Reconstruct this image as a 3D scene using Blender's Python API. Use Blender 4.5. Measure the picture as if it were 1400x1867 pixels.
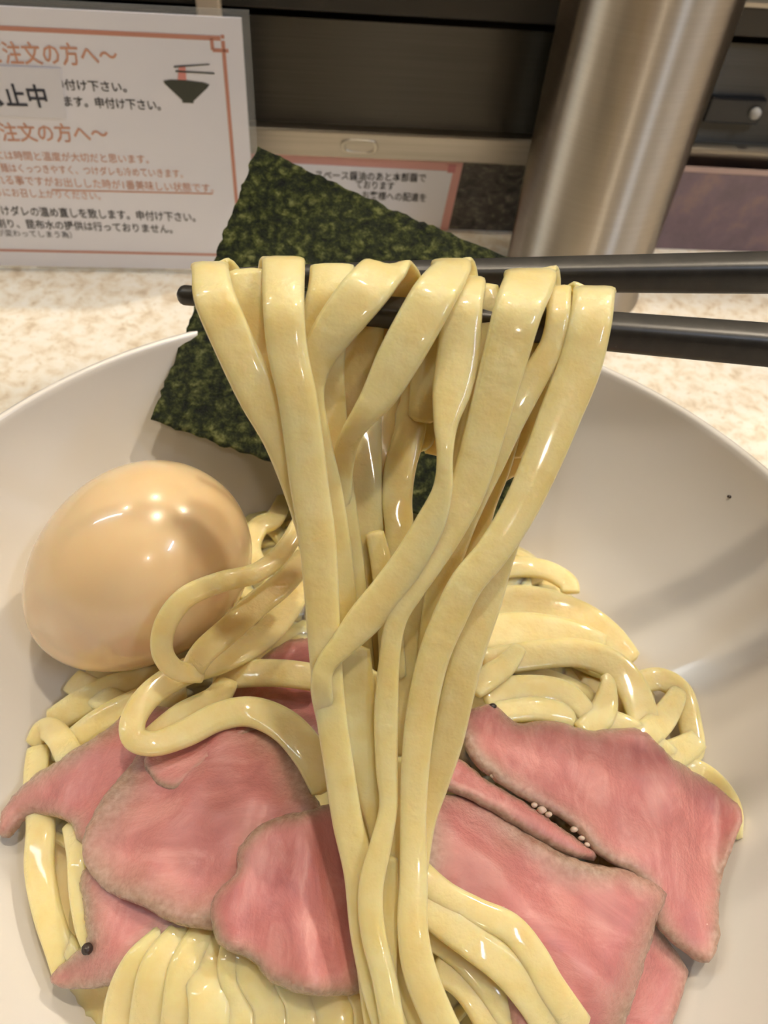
import bpy, bmesh, math, random
from mathutils import Vector, Matrix, noise
from mathutils.geometry import delaunay_2d_cdt

for o in list(bpy.data.objects): bpy.data.objects.remove(o, do_unlink=True)
scene = bpy.context.scene
col = scene.collection
random.seed(7)

# ------------------------------------------------------------------ camera
F = 1400.0
CAM = Vector((-0.0019, -0.0804, 0.2123))
AX = Vector((0.9950, 0.0761, 0.0651))      # camera right in the world
AY = Vector((-0.1002, 0.7561, 0.6467))     # camera up
AZ = Vector((0.0, -0.6500, 0.7599))        # camera back
cd = bpy.data.cameras.new('camera'); cam = bpy.data.objects.new('camera', cd); col.objects.link(cam)
m = Matrix((AX, AY, AZ)).transposed().to_quaternion()
cam.rotation_mode = 'QUATERNION'; cam.rotation_quaternion = m; cam.location = CAM
cd.sensor_fit = 'HORIZONTAL'; cd.sensor_width = 36.0; cd.lens = 36.0 * F / 1400
cd.clip_start = 0.005; cd.clip_end = 20
cd.dof.use_dof = True; cd.dof.focus_distance = 0.15; cd.dof.aperture_fstop = 36
scene.camera = cam

# ------------------------------------------------------------------ light
w = bpy.data.worlds.new('world'); scene.world = w; w.use_nodes = True
w.node_tree.nodes['Background'].inputs[0].default_value = (1.0, 0.86, 0.68, 1)
w.node_tree.nodes['Background'].inputs[1].default_value = 0.0
def lamp(name, loc, power, color, radius):
    l = bpy.data.lights.new(name, 'POINT'); l.energy = power; l.color = color; l.shadow_soft_size = radius
    o = bpy.data.objects.new(name, l); o.location = loc; col.objects.link(o); return o
def area(name, loc, target, sx, sy, power, color):
    l = bpy.data.lights.new(name, 'AREA'); l.shape = 'RECTANGLE'; l.size = sx; l.size_y = sy; l.energy = power; l.color = color
    o = bpy.data.objects.new(name, l); o.location = loc; col.objects.link(o)
    o.rotation_euler = (Vector(target) - Vector(loc)).to_track_quat('-Z', 'Y').to_euler(); return o
# ceiling downlights of the shop (their dots show on the egg, their shadows in the bowl), flush under the ceiling
lamp('ceiling_spot_key_offscreen', (0.14, 0.28, 1.70), 29, (1.0, 0.87, 0.68), 0.035)
lamp('ceiling_spot_left_offscreen', (-0.85, 0.57, 1.70), 7.7, (1.0, 0.87, 0.68), 0.035)
lamp('ceiling_spot_right_offscreen', (0.91, 0.85, 1.70), 43, (1.0, 0.87, 0.70), 0.035)
lamp('ceiling_spot_row_offscreen', (-0.14, 1.08, 1.70), 18, (1.0, 0.89, 0.74), 0.035)
lamp('ceiling_spot_aisle_offscreen', (0.34, -1.27, 1.70), 6.8, (1.0, 0.90, 0.78), 0.035)
# cool ceiling tubes: the bluish streaks down the steel pole
area('ceiling_tube_left_offscreen', (-1.5, 0.35, 1.70), (-1.5, 0.35, 0), 1.2, 0.06, 6, (0.78, 0.92, 1.0))
area('ceiling_tube_aisle_offscreen', (1.0, -0.62, 1.70), (1.0, -0.62, 0), 0.08, 0.5, 6, (0.66, 0.78, 1.0))
area('ceiling_tube_right_offscreen', (1.7, 0.05, 1.70), (1.7, 0.05, 0), 1.0, 0.06, 6, (0.66, 0.78, 1.0))
scene.view_settings.view_transform = 'Standard'; scene.view_settings.look = 'None'
scene.view_settings.gamma = 1.0; scene.view_settings.exposure = 0.30
scene.view_settings.use_curve_mapping = False

# ------------------------------------------------------------------ geometry helpers
def ray(x, y):
    return AX * ((x - 700) / F) + AY * (-(y - 933.5) / F) - AZ
def dep(x, y, d):
    return CAM + ray(x, y) * d
def onz(x, y, z):
    r = ray(x, y); return CAM + r * ((z - CAM.z) / r.z)
def onplane(x, y, p, n):
    r = ray(x, y); return CAM + r * (n.dot(p - CAM) / n.dot(r))
def interp(x, xs, ys):
    if x <= xs[0]: return ys[0]
    for i in range(len(xs) - 1):
        if x <= xs[i + 1]:
            return ys[i] + (ys[i + 1] - ys[i]) * (x - xs[i]) / (xs[i + 1] - xs[i])
    return ys[-1]
def sstep(a, b, x):
    t = max(0, min(1, (x - a) / (b - a))); return t * t * (3 - 2 * t)

def mesh_obj(name, verts, faces, mat, parent=None, smooth=True):
    me = bpy.data.meshes.new(name); me.from_pydata([tuple(v) for v in verts], [], faces); me.update()
    if smooth:
        for p in me.polygons: p.use_smooth = True
    if mat: me.materials.append(mat)
    o = bpy.data.objects.new(name, me); col.objects.link(o)
    if parent: o.parent = parent
    return o
def tag(o, label=None, cat=None, group=None, kind=None):
    if label: o['label'] = label
    if cat: o['category'] = cat
    if group: o['group'] = group
    if kind: o['kind'] = kind
    return o
def empty(name, loc=(0, 0, 0)):
    o = bpy.data.objects.new(name, None); o.empty_display_size = 0.02; o.location = loc; col.objects.link(o); return o
def part(name, verts, faces, mat, parent, smooth=True):      # vertices given in world space
    off = Vector(parent.location)
    if parent.parent: off = off + Vector(parent.parent.location)
    return mesh_obj(name, [Vector(v) - off for v in verts], faces, mat, parent, smooth)
def box_vf(o, u, v, n, a, b, c, d, e, f):
    """box in the frame o,u,v,n spanning a..b along u, c..d along v, e..f along n"""
    P = [o + u * x + v * y + n * z for z in (e, f) for y in (c, d) for x in (a, b)]
    Fc = [(0, 2, 3, 1), (4, 5, 7, 6), (0, 1, 5, 4), (2, 6, 7, 3), (0, 4, 6, 2), (1, 3, 7, 5)]
    return P, Fc
def bevel(o, width, seg=2):
    md = o.modifiers.new('bevel', 'BEVEL'); md.width = width; md.segments = seg; md.limit_method = 'ANGLE'
def catmull(pts, sub):
    """pts: tuples of floats"""
    out = []; n = len(pts)
    for i in range(n - 1):
        p0 = pts[max(i - 1, 0)]; p1 = pts[i]; p2 = pts[i + 1]; p3 = pts[min(i + 2, n - 1)]
        for k in range(sub):
            t = k / sub
            out.append(tuple(0.5 * (2 * b + (c - a) * t + (2 * a - 5 * b + 4 * c - d) * t * t + (3 * b - a - 3 * c + d) * t ** 3)
                             for a, b, c, d in zip(p0, p1, p2, p3)))
    out.append(tuple(pts[-1])); return out
def ribbon_vf(path, nrm, wid, thk, tw=None, nseg=14, bd=None):
    """sweep a rounded flat cross-section along path (world Vectors)"""
    V, Fc = [], []; n = len(path)
    for i in range(n):
        T = (path[min(i + 1, n - 1)] - path[max(i - 1, 0)]).normalized()
        N = nrm[i] - T * nrm[i].dot(T)
        if N.length < 1e-6: N = T.orthogonal()
        N.normalize(); B = T.cross(N)
        if bd:
            B = (bd[i] - T * bd[i].dot(T)).normalized(); N = B.cross(T)
        if tw and tw[i]:
            q = Matrix.Rotation(tw[i], 3, T); N = q @ N; B = q @ B
        s = 1.0
        if i == 0 or i == n - 1: s = 0.55
        for k in range(nseg):
            a = 2 * math.pi * k / nseg; c, sn = math.cos(a), math.sin(a)
            cx = math.copysign(abs(c) ** 0.55, c); cy = math.copysign(abs(sn) ** 0.7, sn)
            V.append(path[i] + B * (cx * wid[i] * .5 * s) + N * (cy * thk[i] * .5 * s))
    for i in range(n - 1):
        for k in range(nseg):
            a = i * nseg + k; b = i * nseg + (k + 1) % nseg
            Fc.append((a, b, b + nseg, a + nseg))
    Fc.append(tuple(reversed(range(nseg)))); Fc.append(tuple(range((n - 1) * nseg, n * nseg)))
    return V, Fc

# ------------------------------------------------------------------ materials
def mat(name):
    M = bpy.data.materials.new(name); M.use_nodes = True
    nt = M.node_tree; return M, nt, nt.nodes['Principled BSDF']
def node(nt, typ, **kw):
    n = nt.nodes.new(typ)
    for k, v in kw.items():
        if k in n.inputs: n.inputs[k].default_value = v
        else: setattr(n, k, v)
    return n
def ramp(nt, src, stops):
    r = nt.nodes.new('ShaderNodeValToRGB'); e = r.color_ramp.elements
    e[0].position, e[0].color = stops[0][0], (*stops[0][1], 1)
    e[1].position, e[1].color = stops[-1][0], (*stops[-1][1], 1)
    for p, c in stops[1:-1]:
        x = e.new(p); x.color = (*c, 1)
    nt.links.new(src, r.inputs[0]); return r.outputs[0]
def objco(nt, scale=(1, 1, 1)):
    t = nt.nodes.new('ShaderNodeTexCoord'); mp = nt.nodes.new('ShaderNodeMapping'); mp.inputs['Scale'].default_value = scale
    nt.links.new(t.outputs['Object'], mp.inputs[0]); return mp.outputs[0]
def noise_n(nt, co, scale, detail=4, rough=.55, dist=0):
    n = node(nt, 'ShaderNodeTexNoise', Scale=scale, Detail=detail, Roughness=rough, Distortion=dist); nt.links.new(co, n.inputs['Vector']); return n.outputs['Fac']
def bump(nt, b, h, strength, dist):
    n = node(nt, 'ShaderNodeBump', Strength=strength, Distance=dist); nt.links.new(h, n.inputs['Height']); nt.links.new(n.outputs[0], b.inputs['Normal']); return n
def mixc(nt, fac, a, b, mode='MIX'):
    n = nt.nodes.new('ShaderNodeMix'); n.data_type = 'RGBA'; n.blend_type = mode
    for i, v in ((0, fac), (6, a), (7, b)):
        if isinstance(v, (int, float)): n.inputs[i].default_value = v
        elif isinstance(v, tuple): n.inputs[i].default_value = (*v, 1)
        else: nt.links.new(v, n.inputs[i])
    return n.outputs[2]
def plain(name, c, rough=.5, metal=0, **kw):
    M, nt, b = mat(name); b.inputs['Base Color'].default_value = (*c, 1); b.inputs['Roughness'].default_value = rough; b.inputs['Metallic'].default_value = metal
    for k, v in kw.items(): b.inputs[k.replace('_', ' ')].default_value = v
    return M

# counter: cream speckled laminate
M_counter, nt, b = mat('counter_laminate'); co = objco(nt)
n1 = noise_n(nt, co, 130, 5, .6, .4); n2 = noise_n(nt, co, 320, 3, .6)
c1 = ramp(nt, n1, [(.32, (.66, .54, .38)), (.43, (.84, .74, .58)), (.53, (.92, .86, .73)), (.72, (.95, .91, .82))])
c2 = ramp(nt, n2, [(.30, (.66, .54, .38)), (.42, (1, 1, 1))])
nt.links.new(mixc(nt, .6, c1, c2, 'MULTIPLY'), b.inputs['Base Color']); b.inputs['Roughness'].default_value = .4
# porcelain
M_bowl, nt, b = mat('white_porcelain'); co = objco(nt)
nt.links.new(ramp(nt, noise_n(nt, co, 12, 2), [(.3, (.68, .65, .595)), (.7, (.71, .68, .63))]), b.inputs['Base Color'])
b.inputs['Roughness'].default_value = .22; b.inputs['Coat Weight'].default_value = .3; b.inputs['Coat Roughness'].default_value = .05
# noodle
def noodle_mat(name, ca, cb, sss, trans):
    M, nt, b = mat(name); co = objco(nt)
    nt.links.new(ramp(nt, noise_n(nt, co, 160, 3), [(.3, ca), (.7, cb)]), b.inputs['Base Color'])
    b.inputs['Roughness'].default_value = .4; b.inputs['Subsurface Weight'].default_value = sss
    b.inputs['Subsurface Radius'].default_value = (1.0, .75, .35); b.inputs['Subsurface Scale'].default_value = .004
    b.inputs['Coat Weight'].default_value = .4; b.inputs['Coat Roughness'].default_value = .06
    b.inputs['Transmission Weight'].default_value = trans; b.inputs['IOR'].default_value = 1.38
    bump(nt, b, noise_n(nt, co, 420, 3), .22, .0010)
    return M
M_noodle = noodle_mat('wheat_noodle', (.83, .65, .28), (.88, .74, .39), .8, .10)
M_noodle_pile = M_noodle
# egg
M_egg, nt, b = mat('soy_boiled_egg'); co = objco(nt)
nt.links.new(ramp(nt, noise_n(nt, co, 35, 3), [(.3, (.84, .61, .33)), (.7, (.89, .70, .43))]), b.inputs['Base Color'])
b.inputs['Roughness'].default_value = .22; b.inputs['Subsurface Weight'].default_value = .5; b.inputs['Subsurface Scale'].default_value = .005
b.inputs['Subsurface Radius'].default_value = (1, .6, .35); b.inputs['Coat Weight'].default_value = .6; b.inputs['Coat Roughness'].default_value = .03
# beef
M_beef, nt, b = mat('rare_roast_beef'); co = objco(nt)
oi = nt.nodes.new('ShaderNodeObjectInfo'); vr = nt.nodes.new('ShaderNodeVectorRotate'); vr.rotation_type = 'Z_AXIS'; am = node(nt, 'ShaderNodeMath', operation='MULTIPLY'); am.inputs[1].default_value = 6.28
nt.links.new(oi.outputs['Random'], am.inputs[0]); nt.links.new(am.outputs[0], vr.inputs['Angle']); nt.links.new(co, vr.inputs['Vector'])
mpf = nt.nodes.new('ShaderNodeMapping'); mpf.inputs['Scale'].default_value = (1, .4, 1); nt.links.new(vr.outputs[0], mpf.inputs[0]); fib = mpf.outputs[0]
n1 = noise_n(nt, fib, 160, 5, .65, .8); n2 = noise_n(nt, co, 45, 3); n3 = noise_n(nt, co, 900, 2)
pink = ramp(nt, n1, [(.30, (.36, .10, .10)), (.50, (.52, .175, .165)), (.66, (.68, .32, .29))])
pink = mixc(nt, .5, pink, ramp(nt, n2, [(.3, (.42, .12, .125)), (.7, (.62, .25, .215))]))
at = node(nt, 'ShaderNodeAttribute', attribute_name='rim')
add = node(nt, 'ShaderNodeMath', operation='ADD'); nt.links.new(at.outputs['Fac'], add.inputs[0])
sc = node(nt, 'ShaderNodeMath', operation='MULTIPLY_ADD'); nt.links.new(n2, sc.inputs[0]); sc.inputs[1].default_value = 1.3; sc.inputs[2].default_value = -.75
nt.links.new(sc.outputs[0], add.inputs[1])
rimf = ramp(nt, add.outputs[0], [(.12, (0, 0, 0)), (.50, (.40, .40, .40)), (.85, (1, 1, 1))])
crust = ramp(nt, n3, [(.3, (.30, .18, .12)), (.7, (.44, .30, .22))])
nt.links.new(mixc(nt, rimf, pink, crust), b.inputs['Base Color'])
b.inputs['Roughness'].default_value = .42; b.inputs['Subsurface Weight'].default_value = .35; b.inputs['Subsurface Scale'].default_value = .003
b.inputs['Subsurface Radius'].default_value = (1, .35, .25); b.inputs['Coat Weight'].default_value = 1.0; b.inputs['Coat Roughness'].default_value = .09
n4 = noise_n(nt, co, 1100, 2, .6); sm = node(nt, 'ShaderNodeMath', operation='ADD'); nt.links.new(n1, sm.inputs[0]); nt.links.new(n4, sm.inputs[1])
bump(nt, b, n1, .16, .0016)
bn = node(nt, 'ShaderNodeBump', Strength=1.0, Distance=.0011); nt.links.new(sm.outputs[0], bn.inputs['Height']); nt.links.new(bn.outputs[0], b.inputs['Coat Normal'])
# nori
M_nori = bpy.data.materials.new('roasted_seaweed'); M_nori.use_nodes = True; nt = M_nori.node_tree; b = nt.nodes['Principled BSDF']; co = objco(nt)
n1 = noise_n(nt, co, 330, 6, .72, .2); n2 = noise_n(nt, co, 70, 3)
cc = ramp(nt, n1, [(.36, (.008, .013, .006)), (.48, (.030, .042, .012)), (.57, (.10, .12, .03)), (.66, (.38, .40, .16))])
nt.links.new(cc, b.inputs['Base Color']); b.inputs['Roughness'].default_value = .45
bump(nt, b, n1, .8, .002)
tr = nt.nodes.new('ShaderNodeBsdfTranslucent'); nt.links.new(ramp(nt, n1, [(.36, (.02, .03, .004)), (.50, (.12, .15, .02)), (.66, (.5, .52, .12))]), tr.inputs[0])
mx = nt.nodes.new('ShaderNodeMixShader'); mx.inputs[0].default_value = .58
nt.links.new(b.outputs[0], mx.inputs[1]); nt.links.new(tr.outputs[0], mx.inputs[2]); nt.links.new(mx.outputs[0], nt.nodes['Material Output'].inputs[0])
# chopstick lacquer
M_chop, nt, b = mat('black_chopstick'); co = objco(nt)
nt.links.new(ramp(nt, noise_n(nt, co, 300, 3), [(.3, (.022, .021, .018)), (.7, (.036, .034, .029))]), b.inputs['Base Color'])
b.inputs['Roughness'].default_value = .38
# steels
def steel(name, ca, cb, rough, aniso, rot=0.0, axis='Z', stretch=(1, 1, 120)):
    M, nt, b = mat(name); co = objco(nt, stretch)
    f = noise_n(nt, co, 14, 3)
    nt.links.new(ramp(nt, f, [(.3, ca), (.7, cb)]), b.inputs['Base Color']); b.inputs['Metallic'].default_value = 1
    b.inputs['Roughness'].default_value = rough; b.inputs['Anisotropic'].default_value = aniso; b.inputs['Anisotropic Rotation'].default_value = rot
    tg = nt.nodes.new('ShaderNodeTangent'); tg.direction_type = 'RADIAL'; tg.axis = axis; nt.links.new(tg.outputs[0], b.inputs['Tangent'])
    return M
M_pole = steel('brushed_steel_pole', (.60, .55, .47), (.64, .59, .51), .35, 1.0, .25)
M_lip = steel('steel_lip', (.42, .38, .31), (.50, .46, .39), .35, .6)
M_panel = steel('steel_panel_dark_reflection', (.10, .092, .075), (.12, .11, .092), .42, 1.0, .25)  # base colour darkened to stand in for dark surroundings mirrored in the steel
M_rail = plain('dark_rail', (.045, .040, .032), .45, .4)
M_black = plain('black_plastic', (.012, .012, .013), .35)
M_upper = plain('dark_brown_board', (.05, .035, .025), .5)
M_cream = plain('cream_post', (.75, .62, .45), .5)
# dark stone riser
M_stone, nt, b = mat('dark_speckled_stone'); co = objco(nt, (1, 1, 1.6))
n1 = noise_n(nt, co, 150, 5, .7, .6)
nt.links.new(ramp(nt, n1, [(.34, (.035, .032, .028)), (.55, (.11, .10, .085)), (.70, (.32, .28, .22))]), b.inputs['Base Color']); b.inputs['Roughness'].default_value = .35
bump(nt, b, n1, .5, .002)
M_paper = plain('white_paper', (.90, .90, .97), .3, 0, Coat_Weight=.3)
M_strip = plain('white_correction_strip', (.82, .82, .88), .3)
M_lam = plain('laminate_film', (.70, .72, .70), .12, 0, Alpha=.16)
M_red = plain('red_print', (.64, .30, .22), .5)
M_orange = plain('orange_print', (.70, .36, .24), .5)
M_ink = plain('black_print', (.06, .06, .065), .5)
M_marker = plain('marker_ink', (.025, .03, .05), .5)
M_pink = plain('pink_print', (.78, .42, .38), .5)
M_icon = plain('icon_print', (.055, .06, .045), .5)
M_purple, nt, b = mat('purple_print'); co = objco(nt)
nt.links.new(ramp(nt, noise_n(nt, co, 45, 5, .6), [(.3, (.16, .12, .14)), (.5, (.22, .155, .19)), (.62, (.28, .19, .19)), (.75, (.36, .31, .31))]), b.inputs['Base Color']); b.inputs['Roughness'].default_value = .2
M_pepper = plain('peppercorn_black', (.03, .018, .014), .4)

# ------------------------------------------------------------------ counter and background unit
YAW = math.radians(7)
U = Vector((math.cos(YAW), math.sin(YAW), 0)); NB = Vector((-math.sin(YAW), math.cos(YAW), 0)); ZV = Vector((0, 0, 1))
O = Vector((0.033, 0.306, 0))
def bgp(x, y, off=0.0):      # pixel on the riser plane moved back by off
    p = onplane(x, y, O + NB * off, NB); r = p - O; return r.dot(U), r.z
ct = empty('counter', O + ZV * -.8)
v, f = box_vf(O, U, NB, ZV, -.75, .75, -.56, 0.06, -.03, 0)
bevel(part('counter_top', v, f, M_counter, ct, False), .002)
v, f = box_vf(O, U, NB, ZV, -.74, .74, -.30, 0.05, -.8, -.03)
part('counter_body', v, f, plain('dark_counter_body', (.10, .07, .05), .5), ct, False)
tag(ct, 'cream speckled counter top under the white bowl', 'counter')
zl0, zl1 = 0.0375, 0.0500
v, f = box_vf(O, U, NB, ZV, -.75, .75, 0, .05, 0, zl0)
st = mesh_obj('stone_riser', v, f, M_stone, None, False); tag(st, 'dark speckled stone step at the back of the counter', 'counter step')
un = empty('steel_cabinet', O)
tag(un, 'long dark steel cabinet standing on the stone step behind the signs', 'cabinet')
def up(name, a, b_, c, d, e, f_, mt, bv=.0006, par=None):
    v, f = box_vf(O, U, NB, ZV, a, b_, c, d, e, f_); o = part(name, v, f, mt, par or un, False)
    if bv: bevel(o, bv)
    return o
lip = up('lip', -.75, .75, -.004, .05, zl0, zl1, M_lip, .0008)
up('front_panel', -.75, .75, .004, .05, zl1, .0945, M_panel, 0)
up('groove', -.75, .75, .012, .05, .0945, .0985, M_black, 0)
up('top_rail', -.75, .75, .000, .05, .0985, .110, M_rail)
up('rail_edge', -.75, .75, -.001, .05, .110, .1122, M_lip, .0004)
up('upper_board', -.75, .75, .03, .05, .1122, .32, M_upper, 0)
# the faint stamped oval on the lip and the switch on the panel
u0, z0 = bgp(655, 268, -.0045)
V, Fc = [], []
for i in range(24):
    a = 2 * math.pi * i / 24; cx = math.copysign(abs(math.cos(a)) ** .6, math.cos(a)); cz = math.copysign(abs(math.sin(a)) ** .6, math.sin(a))
    for s, off in ((1, -.0042), (.93, -.0046), (.80, -.0046), (.72, -.0038)):
        V.append(O + U * (u0 + cx * .0092 * s) + ZV * (z0 + cz * (.0035 * s - (1 - s) * .001)) + NB * off)
for i in range(24):
    for k in range(3):
        a = i * 4 + k; b2 = ((i + 1) % 24) * 4 + k; Fc.append((a, b2, b2 + 1, a + 1))
part('stamped_oval', V, Fc, plain('stamped_steel', (.62, .57, .47), .4, 1), lip)
u1, z1 = bgp(1345, 200, .003)
sw = up('switch_slot', u1 - .016, u1 + .012, .0005, .006, z1 - .006, z1 + .006, M_black, .001)
kv = bmesh.new(); bmesh.ops.create_uvsphere(kv, u_segments=14, v_segments=10, radius=.0028)
me = bpy.data.meshes.new('knob'); kv.to_mesh(me); kv.free(); me.materials.append(plain('grey_knob', (.45, .45, .43), .35))
kn = bpy.data.objects.new('knob', me); col.objects.link(kn); kn.parent = sw; kn.location = O + U * (u1 + .0075) + ZV * z1 - NB * .0005 - Vector(un.location)
# cream post seen above the notice
u2, z2 = bgp(382, 8, -.002)
v, f = box_vf(O, U, NB, ZV, u2 - .005, u2 + .005, -.008, -.001, zl1, .32)
o = mesh_obj('cream_post', v, f, M_cream, None, False); bevel(o, .001); tag(o, 'narrow cream post in front of the dark cabinet above the notice', 'post')

# the room around the counter
M_wall = plain('brown_wall', (.24, .18, .13), .7); M_ceil = plain('ceiling_paint', (.36, .32, .27), .8); M_floor = plain('dark_floor', (.12, .09, .07), .5)
for nm, b6, mt in (('floor', (-2.4, 2.4, -2.3, 2.3, -.86, -.80), M_floor), ('ceiling', (-2.4, 2.4, -2.3, 2.3, 1.75, 1.81), M_ceil), ('wall_left', (-2.46, -2.4, -2.3, 2.3, -.8, 1.75), M_wall),
                   ('wall_right', (2.4, 2.46, -2.3, 2.3, -.8, 1.75), M_wall), ('wall_back', (-2.4, 2.4, 2.3, 2.36, -.8, 1.75), M_wall), ('wall_front', (-2.4, 2.4, -2.36, -2.3, -.8, 1.75), M_wall)):
    v, f = box_vf(Vector((0, 0, 0)), Vector((1, 0, 0)), Vector((0, 1, 0)), ZV, *b6); tag(mesh_obj(nm, v, f, mt, None, False), kind='structure')
# steel pole
V, Fc = [], []; px0, py0, pr = .079, .262, .0332; n = 64
rings = [(pr + .0006, 0), (pr + .0006, .002), (pr, .0028), (pr, .2), (pr, .62)]
for r, z in rings:
    for k in range(n):
        a = 2 * math.pi * k / n; V.append((px0 + r * math.cos(a), py0 + r * math.sin(a), z))
for i in range(len(rings) - 1):
    for k in range(n):
        Fc.append((i * n + k, i * n + (k + 1) % n, (i + 1) * n + (k + 1) % n, (i + 1) * n + k))
Fc.append(tuple(range((len(rings) - 1) * n, len(rings) * n))); Fc.append(tuple(reversed(range(n))))
pe = mesh_obj('steel_pole', [(x - px0, y - py0, z) for x, y, z in V], Fc, M_pole); pe.location = (px0, py0, 0)
tag(pe, 'thick round brushed steel pole rising from the counter', 'pole')

# ------------------------------------------------------------------ printed notices
def text_part(txt, p0, p1, hgt, mt, parent, lift, tangent, bold=0.0):
    """lettering on a notice: baseline from p0 to p1 (world), letters hgt high"""
    cu = bpy.data.curves.new('lettering', 'FONT'); cu.body = txt; cu.size = 1.0; cu.resolution_u = 2; cu.offset = bold
    t = bpy.data.objects.new('lettering', cu); col.objects.link(t)
    bpy.context.view_layer.update()
    dg = bpy.context.evaluated_depsgraph_get()
    me = bpy.data.meshes.new_from_object(t.evaluated_get(dg))
    bpy.data.objects.remove(t, do_unlink=True)
    xs = [q.co.x for q in me.vertices]; 
    if not xs: return None
    x0, x1 = min(xs), max(xs); ex = (p1 - p0); L = ex.length; ex = ex.normalized(); ey = tangent.cross(ex).normalized()
    off = Vector(parent.location)
    for q in me.vertices:
        q.co = p0 + ex * ((q.co.x - x0) / (x1 - x0) * L) + ey * (q.co.y * hgt) + tangent * lift - off
    me.materials.append(mt)
    o = bpy.data.objects.new('lettering', me); col.objects.link(o); o.parent = parent; return o
# big notice: upright sheet standing on the counter
SA = onz(0, 491, 0); SB = onz(360, 498, 0); SU = (SB - SA).normalized(); SN = Vector((SU.y, -SU.x, 0))   # SN faces the camera
def sg(x, y): return onplane(x, y, SA, SN)
def loc2(x, y): r = sg(x, y) - SA; return r.dot(SU), r.z
ntc = empty('order_notice', SA); tag(ntc, 'white laminated Japanese order notice with red border and bowl drawing standing upright', 'sign')
su1, _ = loc2(440, 33); lu1, _ = loc2(456, 60); ztop = loc2(440, 33)[1]; ltop = loc2(440, 20)[1]
zbot = loc2(0, 484)[1]
W = .148
v, f = box_vf(SA, SU, ZV, SN, lu1 - W - .008, lu1, 0, ltop, -.0014, -.0006); part('laminate', v, f, M_lam, ntc, False)
v, f = box_vf(SA, SU, ZV, SN, su1 - W, su1, zbot, ztop, -.0006, 0); part('paper_sheet', v, f, M_paper, ntc, False)
v, f = box_vf(SA, SU, ZV, SN, su1 - W * .7, su1 - W * .3, 0, .003, -.03, -.0015); bs = part('stand_foot', v, f, M_lam, ntc, False)
def sbar(a, b_, thick, name='border_line', mt=None, par=ntc, lift=.00015):
    p, q = Vector(a), Vector(b_)
    pw = SA + SU * p.x + ZV * p.y; qw = SA + SU * q.x + ZV * q.y; d = (qw - pw).normalized(); s = SN.cross(d) * (thick / 2)
    V = [pw - s + SN * lift, qw - s + SN * lift, qw + s + SN * lift, pw + s + SN * lift]
    return part(name, V, [(0, 1, 2, 3)], mt or M_red, par, False)
bu, bt = loc2(406, 70); _, bb = loc2(380, 464); bl = bu - W + .02
cn = .0042
sbar((bl + cn, bt), (bu - cn * .2, bt), .0016); sbar((bl + cn, bb), (bu - cn, bb), .0011)
sbar((bu, bt - cn * .2), (bu, bb), .0014); sbar((bl, bt), (bl, bb), .0014)
# little square knot at the top corner
for a_, b_ in (((bu - cn, bt), (bu - cn, bt - cn)), ((bu - cn, bt - cn), (bu + .0018, bt - cn))): sbar(a_, b_, .0013)
sbar((bu, bt + .0012), (bu, bt), .0013)
def tline(txt, xl, yl, xr, yr, hpx, mt, lift=.0002, par=ntc, bold=0.0, plane=sg, nrm=None):
    p0, p1 = plane(xl, yl), plane(xr, yr); sc_ = (p1 - p0).length / max(1, math.hypot(xr - xl, yr - yl))
    text_part(txt, p0, p1, hpx * sc_ * 1.08, mt, par, lift, nrm or SN, bold)
tline('ご注文の方へ～', -20, 112, 217, 117, 38, M_orange, bold=.012)
tline('申付け下さい。', 100, 161, 232, 167, 19, M_ink, bold=.015)
tline('ます。申付け下さい。', 119, 192, 294, 200, 19, M_ink, bold=.015)
tline('ご注文の方へ～', -24, 254, 200, 257, 34, M_orange, bold=.012)
tline('には時間と温度が大切だと思います。', -6, 289, 272, 297, 17, M_orange)
tline('麺はくっつきやすく、つけダレも冷めていきます。', 3, 312, 334, 323, 17, M_orange)
tline('れる事ですがお出しした時が1番美味しい状態です。', -6, 334, 390, 350, 18, M_orange)
tline('ちにお召し上がりください。', -8, 356, 184, 363, 17, M_orange)
tline('つけダレの温め直しを致します。申付け下さい。', -14, 390, 357, 403, 19, M_ink, bold=.012)
tline('割り、昆布水の提供は行っておりません。', -4, 413, 315, 424, 18, M_ink, bold=.012)
tline('が変わってしまう為）', -4, 429, 132, 433, 14, M_ink)
sbar(loc2(95, 346), loc2(388, 353), .0006, 'underline', M_orange)
# correction strip with marker writing
a0, t0 = loc2(110, 124); a1, t1 = loc2(122, 215)
V = [SA + SU * x + ZV * z + SN * (.0004 + k) for k in (0, .0003) for x, z in ((a0 - .06, t0), (a0, t0), (a1, t1), (a1 - .06, t1))]
part('correction_strip', V, [(0, 1, 2, 3), (7, 6, 5, 4), (0, 4, 5, 1), (1, 5, 6, 2), (2, 6, 7, 3), (3, 7, 4, 0)], M_strip, ntc, False)
tline('休止中', -28, 188, 90, 191, 40, M_marker, lift=.0009, bold=.02)
# bowl drawing
def spoly(pts, mt, lift=.0002, name='bowl_drawing'):
    V = [SA + SU * loc2(*p)[0] + ZV * loc2(*p)[1] + SN * lift for p in pts]
    return part(name, V, [tuple(range(len(V)))], mt, ntc, False)
spoly([(298, 147), (310, 145), (340, 146), (370, 150), (382, 154), (378, 160), (353, 184), (353, 188), (333, 187), (332, 182), (300, 152)], M_icon)
spoly([(326, 121), (338, 120), (340, 146), (324, 146)], plain('red_noodle_print', (.75, .30, .27), .5), .00018, 'noodle_drawing')
spoly([(317, 120), (382, 116), (382, 118), (317, 123)], M_icon, .00026, 'chopstick_drawing')
spoly([(320, 128), (391, 132), (391, 135), (320, 131)], M_icon, .00026, 'chopstick_drawing')

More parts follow.
